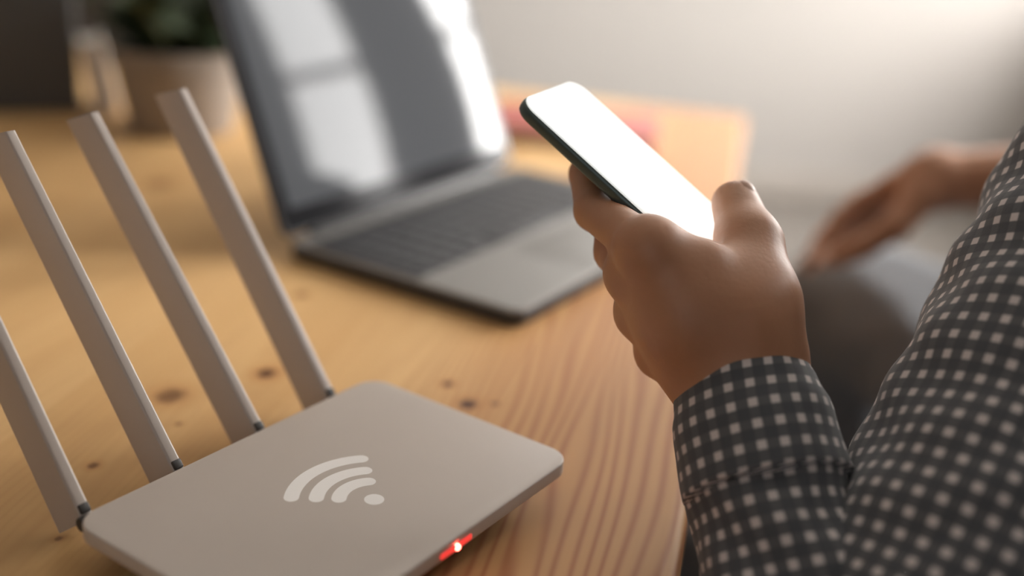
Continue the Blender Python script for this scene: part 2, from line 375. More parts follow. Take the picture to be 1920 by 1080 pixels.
# status light on the front edge, widened into a strip to paint its glow
led = rslab('status_light', 0.022, 0.0020, 0.0009, -0.0012, 0.0012, 0.0003, M['ledglow'], router); led.location = (0.0985, -RD_, 0.0196)
led.rotation_euler = (0, 0, 0)
gl = lathe('light_core', [(0.0001, -0.0014), (0.0012, -0.0012), (0.0016, -0.0004), (0.0016, 0.0004)], 16, M['led'], led); gl.rotation_euler = (math.radians(-90), 0, 0); gl.location = (0, -0.0006, 0)
# antennas: blades hinged on the back edge
def antenna(lx, tilt, length, side=0.0):
    L = []
    W0, T0 = 0.0240, 0.0064                                      # blade depth (along y), thickness (along x)
    for k in range(13):
        t = k/12; z = 0.0006 + (length - 0.0006)*t
        s = 1.0 - 0.10*t
        L.append(([(x, y + W0/2) for x, y in rrect(T0*s, W0*s, 0.0014*s, 5)], z))
    a = slab('antenna', L, M['antenna'], router, smooth=50)
    for v in a.data.vertices:                                    # the tip is cut level, its back corner stands higher
        if v.co.z > length - 0.001: v.co.z += 0.0085*v.co.y/W0
    a.location = (lx, 0.0040, 0.0160); a.rotation_euler = (-tilt, side, 0)
    box('hinge_slot', (0.0050, 0.0022, 0.0045), (0, -0.0001, 0.0062), bev=0.0006, mat=M['routerdark'], parent=a)
    lathe('hinge', [(0.0030, -0.0050), (0.0034, -0.0045), (0.0034, 0.0045), (0.0030, 0.0050)], 20, M['routerdark'], a).rotation_euler = (0, math.radians(90), 0)
    return a
antenna(0.0125, math.radians(36), 0.190)
antenna(0.0640, math.radians(38.5), 0.187)
antenna(0.1165, math.radians(40), 0.192)
antenna(0.1690, math.radians(37), 0.193)

# ------------------------------------------------------------------ laptop (origin = left hinge corner, x along hinge, -y to the user)
LW, LD, LOPEN = 0.325, 0.212, math.radians(112.5)
laptop = empty('laptop', (-0.1755, 0.8265, 0.0), 1.026)
tag(laptop, 'open laptop with dark glossy screen and black keyboard on pine table', 'laptop')
base = rslab('base', LW, LD, 0.010, 0.0100, 0.0135, 0.0012, M['alu'], laptop, cx=LW/2, cy=-LD/2)
rslab('bottom_cover', LW, LD, 0.010, 0.0005, 0.0110, 0.002, M['aludark'], base, cx=LW/2, cy=-LD/2)
rslab('keyboard_well', LW-0.005, 0.106, 0.003, 0.0120, 0.01365, 0.0001, M['deck'], base, cx=LW/2, cy=-0.0705)
kb = None
kz = 0.0136
for row in range(6):
    ny = 14 if row else 14
    y = -0.0275 - row*0.0172
    xs = [LW/2 + (k - 6.5)*0.0211 for k in range(14)]
    if row == 5: xs = [LW/2 + (k - 6.5)*0.0211 for k in (0, 1, 2, 3)] + [LW/2 + (k - 6.5)*0.0211 for k in (9, 10, 11, 12, 13)]
    for x in xs:
        if kb is None: k0 = rslab('key', 0.0182, 0.0146, 0.002, 0, 0.0012, 0.0004, M['key'], base, n=2); kb = k0.data; k0.location = (x, y, kz)
        else:
            k1 = bpy.data.objects.new('key', kb); COL.objects.link(k1); k1.parent = base; k1.location = (x, y, kz)
sp = rslab('space_key', 0.098, 0.0146, 0.002, 0, 0.0012, 0.0004, M['key'], base, n=2); sp.location = (LW/2 - 0.001, -0.0275 - 5*0.0172, kz)
rslab('trackpad', 0.105, 0.068, 0.004, 0.0128, 0.01365, 0.0001, M['alu'], base, cx=LW/2, cy=-0.172)
hg = lathe('hinge', [(0.0050, 0.0), (0.0056, 0.001), (0.0056, LW-0.061), (0.0050, LW-0.06)], 20, M['aludark'], laptop); hg.rotation_euler = (0, math.radians(90), 0); hg.location = (0.03, 0.001, 0.0125)
lid = rslab('lid', LW, LD-0.003, 0.010, -0.0055, 0.0, 0.0015, M['aludark'], laptop, cx=LW/2, cy=(LD-0.003)/2)
lid.location = (0, 0.0015, 0.0160); lid.rotation_euler = (math.pi - LOPEN, 0, 0)
rslab('screen_bezel', LW-0.006, LD-0.009, 0.008, 0.0, 0.0006, 0.0002, M['bezel'], lid, cx=LW/2, cy=(LD-0.003)/2)
rslab('screen', LW-0.026, LD-0.036, 0.002, 0.0004, 0.0009, 0.0001, M['screen'], lid, cx=LW/2, cy=(LD-0.003)/2+0.004)

# ------------------------------------------------------------------ phone
PC = V((0.0636, 0.5535, 0.1567))
PM = Matrix(((0.4287, -0.7647, 0.4811), (0.9034, 0.3589, -0.2345), (0.0066, 0.5352, 0.8447)))
PMo = PM.to_quaternion().to_matrix()
PW, PL, PT = 0.067, 0.138, 0.0072
phone = empty('smartphone'); phone.matrix_world = Matrix.Translation(PC) @ PMo.to_4x4()
tag(phone, 'slim smartphone with glowing white screen held in the raised hand', 'phone')
rslab('phone_frame', PW, PL, 0.0105, -PT, -0.0004, 0.0022, M['phone'], phone, n=10)
rslab('front_glass', PW-0.0016, PL-0.0016, 0.0098, -0.0010, 0.0, 0.0004, M['phoneglass'], phone, n=10)
rslab('display', PW-0.0075, PL-0.034, 0.0008, -0.0004, 0.00008, 0.00004, M['phonescreen'], phone, n=3)
lathe('home_button', [(0.0052, -0.0003), (0.0052, 0.0001), (0.0044, 0.00012)], 24, M['phoneglass'], phone, loc=(0, -PL/2+0.0088, 0))
rslab('earpiece', 0.010, 0.0014, 0.0006, -0.0002, 0.0001, 0.00005, M['phoneglass'], phone, n=3).location = (0, PL/2-0.0085, 0)
def PH(x, y, z): return PC + PMo @ V((x/1000, y/1000, z/1000))   # phone frame in millimetres

# ------------------------------------------------------------------ implicit surfaces (smooth unions of tapered capsules -> surface nets)
def cone_sd(P, a, b, ra, rb):
    a = np.array(a); b = np.array(b); d = b - a; L2 = max(float(d @ d), 1e-12)
    t = np.clip(((P - a) @ d) / L2, 0, 1)
    return np.linalg.norm(P - a - t[..., None]*d, axis=-1) - (ra + (rb - ra)*t)
def ell_sd(P, c, r):
    q = (P - np.array(c)) / np.array(r); k = np.linalg.norm(q, axis=-1)
    return (k - 1) * min(r)
def smin(a, b, k):
    h = np.maximum(k - np.abs(a - b), 0)/k
    return np.minimum(a, b) - h*h*k*0.25
def nets(fn, lo, hi, h):
    lo = np.array(lo); n = np.ceil((np.array(hi) - lo)/h).astype(int) + 1
    ax = [lo[i] + h*np.arange(n[i]) for i in range(3)]
    G = np.empty(n)
    step = max(1, int(4e5 // (n[1]*n[2])))
    for i in range(0, n[0], step):
        P = np.stack(np.meshgrid(ax[0][i:i+step], ax[1], ax[2], indexing='ij'), -1)
        G[i:i+step] = fn(P)
    ins = G < 0
    c = sum(ins[dx:n[0]-1+dx, dy:n[1]-1+dy, dz:n[2]-1+dz].astype(np.int8) for dx in (0, 1) for dy in (0, 1) for dz in (0, 1))
    act = (c > 0) & (c < 8); idx = np.full(act.shape, -1); ids = np.argwhere(act); idx[act] = np.arange(len(ids))
    acc = np.zeros((len(ids), 3)); cnt = np.zeros(len(ids))
    cor = [(0,0,0),(1,0,0),(0,1,0),(1,1,0),(0,0,1),(1,0,1),(0,1,1),(1,1,1)]
    for a in range(8):
        for b in range(a+1, 8):
            da = np.array(cor[a]); db = np.array(cor[b])
            if np.abs(da-db).sum() != 1: continue
            ga = G[tuple((ids+da).T)]; gb = G[tuple((ids+db).T)]; cr = (ga < 0) != (gb < 0)
            t = np.where(cr, ga/np.where(cr, ga-gb, 1), 0)
            acc += np.where(cr[:, None], da + t[:, None]*(db-da), 0); cnt += cr
    vs = lo + h*(ids + acc/cnt[:, None])
    faces = []
    for d in range(3):
        e, f = [(1, 2), (2, 0), (0, 1)][d]
        s0 = [slice(None)]*3; s1 = [slice(None)]*3; s0[d] = slice(0, -1); s1[d] = slice(1, None)
        A, B = ins[tuple(s0)], ins[tuple(s1)]
        ed = np.argwhere(A != B); flip = A[tuple(ed.T)]
        ok = (ed[:, e] > 0) & (ed[:, f] > 0) & (ed[:, e] < n[e]-1) & (ed[:, f] < n[f]-1); ed = ed[ok]; flip = flip[ok]
        def cell(de, df):
            q = ed.copy(); q[:, e] -= de; q[:, f] -= df; return idx[tuple(q.T)]
        Q = np.stack([cell(1, 1), cell(0, 1), cell(0, 0), cell(1, 0)], 1)
        Q[~flip] = Q[~flip][:, ::-1]; faces.append(Q)
    return vs, np.concatenate(faces)
def chain(P, pts, rad, k=0.004):
    d = None
    for i in range(len(pts)-1):
        c = cone_sd(P, pts[i], pts[i+1], rad[i], rad[i+1]); d = c if d is None else smin(d, c, k)
    return d
def bounds(pts, pad):
    a = np.array([list(p) for p in pts]); return a.min(0) - pad, a.max(0) + pad

# ------------------------------------------------------------------ person: joints
W = at(1395, 728, 0.530); E_ = at(1590, 1540, 0.452); S = at(2185, 300, 0.575)
FA = (E_ - W).normalized()
# left hand (holds the phone)
iM = at(1216, 468, 0.516); mM = at(1190, 516, 0.534); rM = at(1205, 588, 0.548); pM = at(1240, 662, 0.556)
idx_ = [iM, at(1115, 395, 0.562), PH(-3, 25, -19), PH(18, 33, -16)]
mid_ = [mM, PH(-23, -14, -31), PH(-6, 6, -20.5), PH(20, 11, -17)]
rng_ = [rM, PH(-20, -27, -36), PH(-3, -14, -23), PH(20, -9, -16.5)]
pin_ = [pM, PH(-20, -42, -37), PH(0, -34, -26), PH(18, -30, -17)]
tC = at(1430, 650, 0.530); tM = at(1426, 566, 0.531); tI = at(1404, 458, 0.548); tT = at(1379, 384, 0.570)
side = CR * 1.0
phq = PMo.transposed()
def phone_sd(P, g=0.0):
    Q = (P - np.array(PC)) @ np.array(PMo)
    q = np.abs(Q - np.array([0, 0, -PT/2])) - np.array([PW/2 - 0.003 + g, PL/2 - 0.003 + g, PT/2 - 0.003 + g])
    return np.linalg.norm(np.maximum(q, 0), axis=-1) + np.minimum(q.max(-1), 0) - 0.003
def left_hand(P):
    d = chain(P, [W + side*0.007, W + (tC-W)*0.5 + side*0.002], [0.0190, 0.0195])
    k = 0.014
    for s in (-0.0080, 0.0080):
        d = smin(d, cone_sd(P, W + side*s, W + side*s*0.8 + FA*0.16, 0.0182, 0.0212), k)
    d = smin(d, cone_sd(P, W - side*0.005, iM, 0.0185, 0.0128), k)
    d = smin(d, cone_sd(P, W - side*0.006, mM, 0.0185, 0.0120), k)
    d = smin(d, cone_sd(P, W - side*0.006, rM, 0.0175, 0.0112), k)
    d = smin(d, cone_sd(P, W - side*0.006, pM, 0.0175, 0.0105), k)
    d = smin(d, chain(P, [W + side*0.004, tC, tM], [0.019, 0.0170, 0.0150]), k)
    # flesh between thumb and index (first web) and the ball of the thumb
    wb = [at(1238, 474, 0.517), at(1320, 494, 0.519), at(1396, 512, 0.533)]
    d = smin(d, chain(P, wb, [0.0102, 0.0100, 0.0105]), 0.016)
    d = smin(d, chain(P, [at(1290, 590, 0.522), at(1390, 590, 0.522)], [0.020, 0.020]), 0.018)
    # thumb
    d = smin(d, chain(P, [tM, tI, tT], [0.0152, 0.0146, 0.0122], 0.010), 0.014)
    # four fingers
    f = None
    for pts, rr in ((idx_, (0.0118, 0.0100, 0.0090, 0.0074)), (mid_, (0.0115, 0.0100, 0.0090, 0.0075)), (rng_, (0.0108, 0.0094, 0.0085, 0.0072)), (pin_, (0.0098, 0.0083, 0.0075, 0.0064))):
        g = chain(P, pts, rr, 0.003); f = g if f is None else smin(f, g, 0.0015)
    d = smin(d, f, 0.008)
    # knuckles
    for c, r in ((iM, 0.0132), (mM, 0.0126), (rM, 0.0118), (pM, 0.0110)):
        d = smin(d, cone_sd(P, c, c + (c - W)*0.02, r, r), 0.005)
    return np.maximum(d, -phone_sd(P, 0.0))
# right hand (hangs past the knee)
RW = at(1752, 338, 1.08); RE = at(2080, 285, 1.04)
RS = V((0.55, 0.83, 0.205))
jr = dict(i=[at(1672, 350, 1.10), at(1612, 378, 1.115), at(1572, 412, 1.12), at(1552, 446, 1.12)],
          m=[at(1664, 362, 1.125), at(1592, 400, 1.145), at(1545, 446, 1.15), at(1522, 486, 1.14)],
          r=[at(1668, 376, 1.145), at(1598, 416, 1.165), at(1548, 462, 1.17), at(1512, 500, 1.16)],
          p=[at(1676, 388, 1.16), at(1618, 425, 1.18), at(1578, 462, 1.18), at(1548, 492, 1.17)],
          t=[at(1728, 366, 1.065), at(1680, 424, 1.06), at(1618, 462, 1.07), at(1572, 482, 1.08)])
def right_hand(P):
    d = chain(P, [RW + V((0.16, -0.02, 0.02)), RW], [0.036, 0.026])
    for kx, r in (('i', 0.0125), ('m', 0.0125), ('r', 0.0118), ('p', 0.0108)):
        d = smin(d, cone_sd(P, RW, jr[kx][0], 0.023, r), 0.014)
    d = smin(d, chain(P, jr['t'], [0.018, 0.0135, 0.0118, 0.0095], 0.006), 0.010)
    f = None
    for kx, rr in (('i', (0.0115, 0.0098, 0.0088, 0.0074)), ('m', (0.0115, 0.0098, 0.0088, 0.0074)), ('r', (0.0108, 0.0092, 0.0084, 0.007)), ('p', (0.0098, 0.0083, 0.0075, 0.0064))):
        g = chain(P, jr[kx], rr, 0.003); f = g if f is None else smin(f, g, 0.0015)
    return smin(d, f, 0.006)
# trunk, head and limbs
Hm = V((0.53, 0.76, -0.25)); Ax = V((0.64, 0.77, 0)).normalized(); Fw = V((-0.77, 0.64, 0)).normalized()
LH, RH = Hm - Ax*0.095, Hm + Ax*0.095
Mid = (S + RS)/2; Nk = Mid + V((-0.02, 0.015, 0.075)); Hd = Nk + Fw*0.055 + V((0, 0, 0.145))
LK, RK = V((0.085, 0.895, -0.225)), at(1590, 572, 1.33)
LA, RA_ = V((0.115, 0.86, FZ+0.09)), V((0.43, 1.24, FZ+0.09))
def trunk(P, g=0.0):
    d = cone_sd(P, LH, RH, 0.105+g, 0.105+g)
    wst = Hm + (Mid - Hm)*0.42; ch = Hm + (Mid - Hm)*0.74
    d = smin(d, cone_sd(P, wst - Ax*0.05, wst + Ax*0.05, 0.100+g, 0.100+g), 0.09)
    d = smin(d, cone_sd(P, ch - Ax*0.075, ch + Ax*0.075, 0.108+g, 0.108+g), 0.09)
    d = smin(d, cone_sd(P, S + Ax*0.03, RS - Ax*0.03, 0.050+g, 0.050+g), 0.07)
    return smin(d, cone_sd(P, Mid, Nk, 0.062+g, 0.05+g), 0.05)
def head(P):
    Up = (Fw*0.30 + V((0, 0, 0.95))).normalized(); Fc = (Fw*0.95 - V((0, 0, 0.30))).normalized(); Sd = Ax
    B = np.array([list(Sd), list(Fc), list(Up)]); Q = (P - np.array(Hd)) @ B.T
    d = ell_sd(Q, (0, -0.008, 0.018), (0.074, 0.095, 0.092))
    d = smin(d, ell_sd(Q, (0, 0.018, -0.055), (0.054, 0.066, 0.062)), 0.03)
    d = smin(d, cone_sd(Q, (0, 0.084, 0.012), (0, 0.104, -0.022), 0.007, 0.013), 0.012)       # nose
    d = smin(d, cone_sd(Q, (-0.017, 0.080, -0.052), (0.017, 0.080, -0.052), 0.0065, 0.0065), 0.006)   # lips
    d = smin(d, cone_sd(Q, (-0.030, 0.074, 0.030), (0.030, 0.074, 0.030), 0.010, 0.010), 0.012)  # brow
    for s in (-1, 1):
        d = smin(d, cone_sd(Q, (s*0.021, 0.0785, 0.0165), (s*0.043, 0.0725, 0.0155), 0.0050, 0.0045), 0.006)   # lids
        d = smin(d, cone_sd(Q, (s*0.022, 0.0765, -0.0035), (s*0.042, 0.0715, -0.0025), 0.0045, 0.0040), 0.006)
        d = smin(d, cone_sd(Q, (s*0.074, -0.012, -0.012), (s*0.082, -0.020, 0.018), 0.008, 0.012), 0.005)   # ears
    d = smin(d, cone_sd(P, Nk - V((0, 0, 0.03)), Hd - Fw*0.012 - V((0, 0, 0.05)), 0.056, 0.054), 0.03)
    return d
def body(P):
    d = trunk(P)
    d = smin(d, chain(P, [S, E_, W + FA*0.055], [0.047, 0.036, 0.024], 0.01), 0.03)
    d = smin(d, chain(P, [RS, RE, RW + V((0.11, -0.014, 0.014))], [0.047, 0.037, 0.031], 0.01), 0.03)
    d = smin(d, chain(P, [LH, LK, LA], [0.085, 0.052, 0.040], 0.02), 0.04)
    d = smin(d, chain(P, [RH, RK, RA_], [0.085, 0.052, 0.040], 0.02), 0.04)
    for A, dirv in ((LA, V((-0.9, 0.3, 0))), (RA_, V((-0.75, 0.66, 0)))):
        d = smin(d, cone_sd(P, A - V((0, 0, 0.04)), A - V((0, 0, 0.05)) + dirv.normalized()*0.15, 0.036, 0.028), 0.02)
    return smin(d, cone_sd(P, Nk - V((0, 0, 0.03)), Hd - Fw*0.012 - V((0, 0, 0.05)), 0.052, 0.050), 0.03)
def joined(name, parts, m, parent):
    vs, fs, o = [], [], 0
    for v, f in parts: vs.append(v); fs.append(f + o); o += len(v)
    me = mesh(name, np.concatenate(vs).tolist(), np.concatenate(fs).tolist(), True)
    return link(name, me, m, parent)
person = empty('person', (Hm.x, Hm.y, FZ))
tag(person, 'person in dark gingham shirt and charcoal trousers sitting beside the table holding a phone', 'person')
def under(o):                                                   # keep world coordinates below the person's Empty
    if o.parent is person: o.matrix_parent_inverse = Matrix.Translation((-Hm.x, -Hm.y, -FZ))
    return o
lo, hi = bounds([iM, pM, idx_[1], idx_[3], tT, W + FA*0.09, tC, tM, PH(25, 30, -20), PH(20, -34, -30)], 0.032)
wrist_cut = W + FA*0.085
def lh_cut(P): return np.maximum(left_hand(P), (P - np.array(wrist_cut)) @ np.array(FA))
HL = nets(lh_cut, lo, hi, 0.0017)
lo, hi = bounds([p for k in jr for p in jr[k]] + [RW, RW + V((0.12, -0.02, 0.02))], 0.04)
rc = RW + V((0.13, -0.0165, 0.0165)); rn = V((0.16, -0.02, 0.02)).normalized()
HR = nets(lambda P: np.maximum(right_hand(P), (P - np.array(rc)) @ np.array(rn)), lo, hi, 0.0026)
lo, hi = bounds([LH, RH, LK, RK, LA - V((0.15, 0, 0.06)), RA_ + V((-0.12, 0.12, -0.06)), S, RS, RE, E_, W, Hd + V((0, 0, 0.03))], 0.125)
BD = nets(body, lo, hi, 0.010)
HE = nets(head, np.array(Hd) - np.array([0.14, 0.14, 0.20]), np.array(Hd) + 0.14, 0.004)
bodyo = under(joined('body', [BD, HE, HL, HR], M['skin'], person))
# fingernails
def nail(c, dirv, nrm, s, m=M['nail']):
    y = dirv.normalized(); z = (nrm - y*nrm.dot(y)).normalized(); x = y.cross(z)
    bm = bmesh.new(); bmesh.ops.create_uvsphere(bm, u_segments=14, v_segments=8, radius=1)
    bmesh.ops.scale(bm, vec=(0.0052*s, 0.0066*s, 0.0040*s), verts=bm.verts)
    bmesh.ops.transform(bm, matrix=Matrix.Translation(c) @ Matrix((x, y, z)).transposed().to_4x4(), verts=bm.verts)
    return under(link('fingernail', frombm('fingernail', bm, 60), m, bodyo))
PN = PMo.col[2]
for pts, r in ((idx_, 0.0076), (mid_, 0.0077), (rng_, 0.0074), (pin_, 0.0066)):
    dv = (pts[3] - pts[2]).normalized(); nail(pts[3] + dv*0.001 - PN*(r - 0.0035), dv, -PN, 0.95)
dv = (tT - tI).normalized(); nail(tT + dv*0.001 + PN*0.0082, dv, PN, 1.15)
for kx in 'imrpt':
    pts = jr[kx]; dv = (pts[3] - pts[2]).normalized(); up = (V((0, 0, 1)) - dv*dv.z).normalized()
    nail(pts[3] + dv*0.001 + (up*0.7 - V((0.5, 0, 0))*0.7).normalized()*0.0041, dv, up - V((0.7, 0, 0)), 0.95)
# eyes and hair
UpH = (Fw*0.30 + V((0, 0, 0.95))).normalized(); FcH = (Fw*0.95 - V((0, 0, 0.30))).normalized()
for s in (-1, 1):
    bm = bmesh.new(); bmesh.ops.create_uvsphere(bm, u_segments=16, v_segments=10, radius=0.0110)
    ec = Hd + Ax*(s*0.031) + FcH*0.0695 + UpH*0.0065
    bmesh.ops.translate(bm, vec=ec, verts=bm.verts); eo = under(link('eye', frombm('eye', bm, 60), M['eye'], bodyo))
    bm = bmesh.new(); bmesh.ops.create_uvsphere(bm, u_segments=12, v_segments=8, radius=0.0058)
    bmesh.ops.translate(bm, vec=ec + FcH*0.0060 - UpH*0.0025, verts=bm.verts)
    under(link('iris', frombm('iris', bm, 60), M['iris'], bodyo))
def lips(P):
    B = np.array([list(Ax), list(FcH), list(UpH)]); Q = (P - np.array(Hd)) @ B.T
    d = chain(Q, [(-0.022, 0.0795, -0.0525), (0, 0.0880, -0.0495), (0.022, 0.0795, -0.0525)], [0.0025, 0.0045, 0.0025], 0.002)
    return np.minimum(d, chain(Q, [(-0.020, 0.0790, -0.0555), (0, 0.0865, -0.0590), (0.020, 0.0790, -0.0555)], [0.0025, 0.0050, 0.0025], 0.002))
mc = Hd + FcH*0.083 - UpH*0.054
under(joined('lips', [nets(lips, np.array(mc) - 0.035, np.array(mc) + 0.035, 0.0018)], M['lip'], bodyo))
def hair(P):
    B = np.array([list(Ax), list(FcH), list(UpH)]); Q = (P - np.array(Hd)) @ B.T
    d = ell_sd(Q, (0, -0.014, 0.026), (0.083, 0.102, 0.098))
    d = smin(d, ell_sd(Q, (0, -0.055, -0.02), (0.072, 0.055, 0.075)), 0.03)
    cut = np.minimum(0.055 - Q[..., 2], 0.04 + 0*Q[..., 2])                # face opening
    face = np.maximum(Q[..., 1] - 0.012 - np.maximum(Q[..., 2] - 0.02, 0)*0.9, -1)
    rip = 0.0025*np.sin(Q[..., 0]*160 + 6*np.sin(Q[..., 2]*30))*np.cos(Q[..., 1]*60)
    return np.maximum(d + rip, face)
hv = nets(hair, np.array(Hd) - 0.15, np.array(Hd) + 0.15, 0.006)
under(joined('hair', [hv], M['hair'], person))
# trousers and shoes
def legs(P):
    wst = Hm + (Mid - Hm)*0.22
    d = cone_sd(P, LH, RH, 0.116, 0.116)
    d = smin(d, cone_sd(P, wst - Ax*0.06, wst + Ax*0.06, 0.108, 0.108), 0.06)
    d = smin(d, chain(P, [LH, LK, LA], [0.103, 0.070, 0.058], 0.025), 0.04)
    d = smin(d, chain(P, [RH, (RH+RK)/2 + V((0, 0, 0.055)), RK, RA_], [0.110, 0.100, 0.074, 0.058], 0.025), 0.04)
    wr = 0.0035*np.sin(P[..., 0]*55 + 4*np.sin(P[..., 2]*22))*np.sin(P[..., 1]*48 + 3*np.sin(P[..., 0]*19))
    up = (Mid - Hm).normalized()
    return np.maximum(np.maximum(d + wr, (P - np.array(Hm + up*0.13)) @ np.array(up)), LA.z - 0.015 - P[..., 2])
lo, hi = bounds([LH, RH, LK, RK, LA, RA_, Hm + V((0, 0, 0.12))], 0.14)
under(joined('trousers', [nets(legs, lo, hi, 0.010)], M['trouser'], person))
for A, dirv in ((LA, V((-0.9, 0.3, 0))), (RA_, V((-0.75, 0.66, 0)))):
    dv = dirv.normalized(); z0 = V((0, 0, 1))
    def shoe(P, A=A, dv=dv):
        b = V((A.x, A.y, FZ)); d = cone_sd(P, b - dv*0.03 + z0*0.045, b + dv*0.17 + z0*0.035, 0.047, 0.042)
        d = smin(d, cone_sd(P, b + z0*0.05, b + z0*0.095, 0.047, 0.048), 0.03)
        return np.maximum(d, FZ + 0.001 - P[..., 2])
    lo, hi = bounds([A - dv*0.03, A + dv*0.18, V((A.x, A.y, FZ))], 0.06)
    under(joined('shoe', [nets(shoe, lo, hi, 0.007)], M['shoe'], person))
# shirt: trunk shell plus lofted sleeves, one garment with check coordinates in metres
def shirt_trunk(P):
    d = trunk(P, 0.014)
    wr = 0.003*np.sin(P[..., 2]*60 + 5*np.sin(P[..., 0]*20))*np.sin(P[..., 1]*30)
    up = (Mid - Hm).normalized()
    d = np.maximum(d + wr, -((P - np.array(Hm - up*0.02)) @ np.array(up)))
    return np.maximum(d, (P - np.array(Nk + V((0, 0, 0.005)))) @ np.array((Fw*0.15 + V((0, 0, 1))).normalized()))
lo, hi = bounds([LH, RH, S, RS, Nk], 0.15)
tv, tf = nets(shirt_trunk, lo, hi, 0.008)
shv, shf, shuv = [], [], []
up = np.array((Mid - Hm).normalized()); axn = np.array(Ax); fwn = np.cross(up, axn)
rel = tv - np.array(Hm)
tri = tv[tf]; nrm = np.cross(tri[:, 2]-tri[:, 0], tri[:, 3]-tri[:, 1])
dom = np.argmax(np.abs(np.stack([nrm @ fwn, nrm @ axn, 0.8*(nrm @ up)], 1)), 1)
C3 = np.stack([rel @ axn, rel @ fwn, rel @ up], 1)
for q, k in zip(tf, dom):
    shf.append(tuple(int(i) for i in q)); uu, vv = ((0, 2), (1, 2), (0, 1))[k]
    for i in q: shuv.append((float(C3[i, uu]), float(C3[i, vv])))
shv = [tuple(v) for v in tv]
def sleeve(path, n=88, turns=None, wr=0.0):
    # path: list of (point, radius) ; smooth Catmull-Rom resample, parallel transport frame
    P = [V(p) for p, r in path]; R = [r for p, r in path]; out = []
    for i in range(len(P)-1):
        p0, p1, p2, p3 = P[max(i-1, 0)], P[i], P[i+1], P[min(i+2, len(P)-1)]
        m = max(3, int((p2-p1).length/0.004))
        for k in range(m):
            t = k/m
            q = 0.5*((2*p1) + (p2-p0)*t + (2*p0-5*p1+4*p2-p3)*t*t + (3*p1-p0-3*p2+p3)*t**3)
            s = t*t*(3-2*t); out.append((q, R[i]*(1-s) + R[i+1]*s))
    out.append((P[-1], R[-1]))
    T0 = (out[1][0]-out[0][0]).normalized(); x = (CF*0.8 + V((0.6, 0, -0.2))).normalized(); base_i = len(shv); s = 0.0
    rmean = sum(r for _, r in out)/len(out); per = 0.0098; tot = round(2*math.pi*rmean/per)*per
    for i, (q, r) in enumerate(out):
        T = (out[min(i+1, len(out)-1)][0]-out[max(i-1, 0)][0]).normalized()
        x = (x - T*x.dot(T)).normalized(); y = T.cross(x)
        if i: s += (q - out[i-1][0]).length
        for k in range(n):
            a = 2*math.pi*k/n
            d = wr*(math.sin(s*85 + 2.2*math.sin(a*2+1) + 1.5*math.sin(a+s*20))*0.6 + math.sin(s*160 + 3*math.sin(a*3))*0.3)
            shv.append(tuple(q + (x*math.cos(a) + y*math.sin(a))*(r + d)))
        out[i] = (q, r, s)
    for i in range(len(out)-1):
        for k in range(n):
            a, b = base_i + i*n + k, base_i + i*n + (k+1) % n
            shf.append((a, b, b+n, a+n))
            for kk, ii in ((k, i), (k+1, i), (k+1, i+1), (k, i+1)): shuv.append(((kk/n - 0.5)*2*math.pi*out[ii][1], out[ii][2]))
sleeve([(S + Ax*0.05 + V((0, 0, -0.01)), 0.050), (S, 0.068), (S + (E_-S)*0.35, 0.068), (S + (E_-S)*0.75, 0.065), (E_ + (S-E_)*0.08 + (W-E_)*0.08, 0.058),
        (E_ + (W-E_)*0.30, 0.048), (W + FA*0.10, 0.0400), (W + FA*0.055, 0.0358), (W + FA*0.020, 0.0325)], wr=0.0028)
sleeve([(RS - Ax*0.05, 0.052), (RS, 0.066), (RS + (RE-RS)*0.5, 0.060), (RS + (RE-RS)*0.9, 0.054), (RE + (RW-RE)*0.06, 0.050)], wr=0.0025)
def garment(name, parent):
    me = mesh(name, shv, shf, True); uvl = me.uv_layers.new(name='UVMap')
    flat = np.array(shuv, dtype=np.float32).ravel(); uvl.data.foreach_set('uv', flat)
    return under(link(name, me, M['shirt'], parent))
shirt = garment('shirt', person)
# cuff: turned-up band round the wrist, slightly flared, with a rim
shv, shf, shuv = [], [], []
sleeve([(W + FA*d, r) for d, r in ((0.046, 0.0345), (0.048, 0.0388), (0.020, 0.0370), (0.005, 0.0335), (-0.0035, 0.0316), (-0.0055, 0.0308), (-0.0033, 0.0300), (0.010, 0.0296))], wr=0.0008)
garment('cuff', shirt)
shv, shf, shuv = [], [], []
nz_ = (Hd - Nk).normalized()
sleeve([(Nk - nz_*0.030, 0.078), (Nk - nz_*0.005, 0.070), (Nk + nz_*0.022, 0.0655), (Nk + nz_*0.024, 0.0675), (Nk + nz_*0.006, 0.0745), (Nk - nz_*0.014, 0.086)], wr=0.0006)
garment('collar', shirt)

# ------------------------------------------------------------------ chair under the person
chair = empty('chair', (Hm.x, Hm.y, FZ), math.atan2(Fw.y, Fw.x))
tag(chair, 'dark upholstered chair the person is sitting on', 'chair')
seat_z = Hm.z - 0.118 - FZ
rslab('seat', 0.44, 0.46, 0.06, seat_z - 0.06, seat_z, 0.02, M['blackbox'], chair, cx=0.03)
for lx, ly in ((0.2, 0.18), (0.2, -0.18), (-0.14, 0.18), (-0.14, -0.18)):
    lathe('leg', [(0.012, 0), (0.018, seat_z - 0.055)], 14, M['darkwood'], chair, loc=(lx, ly, 0))
bk = rslab('backrest', 0.05, 0.42, 0.02, seat_z - 0.03, seat_z + 0.40, 0.012, M['blackbox'], chair); bk.location = (-0.225, 0, 0)

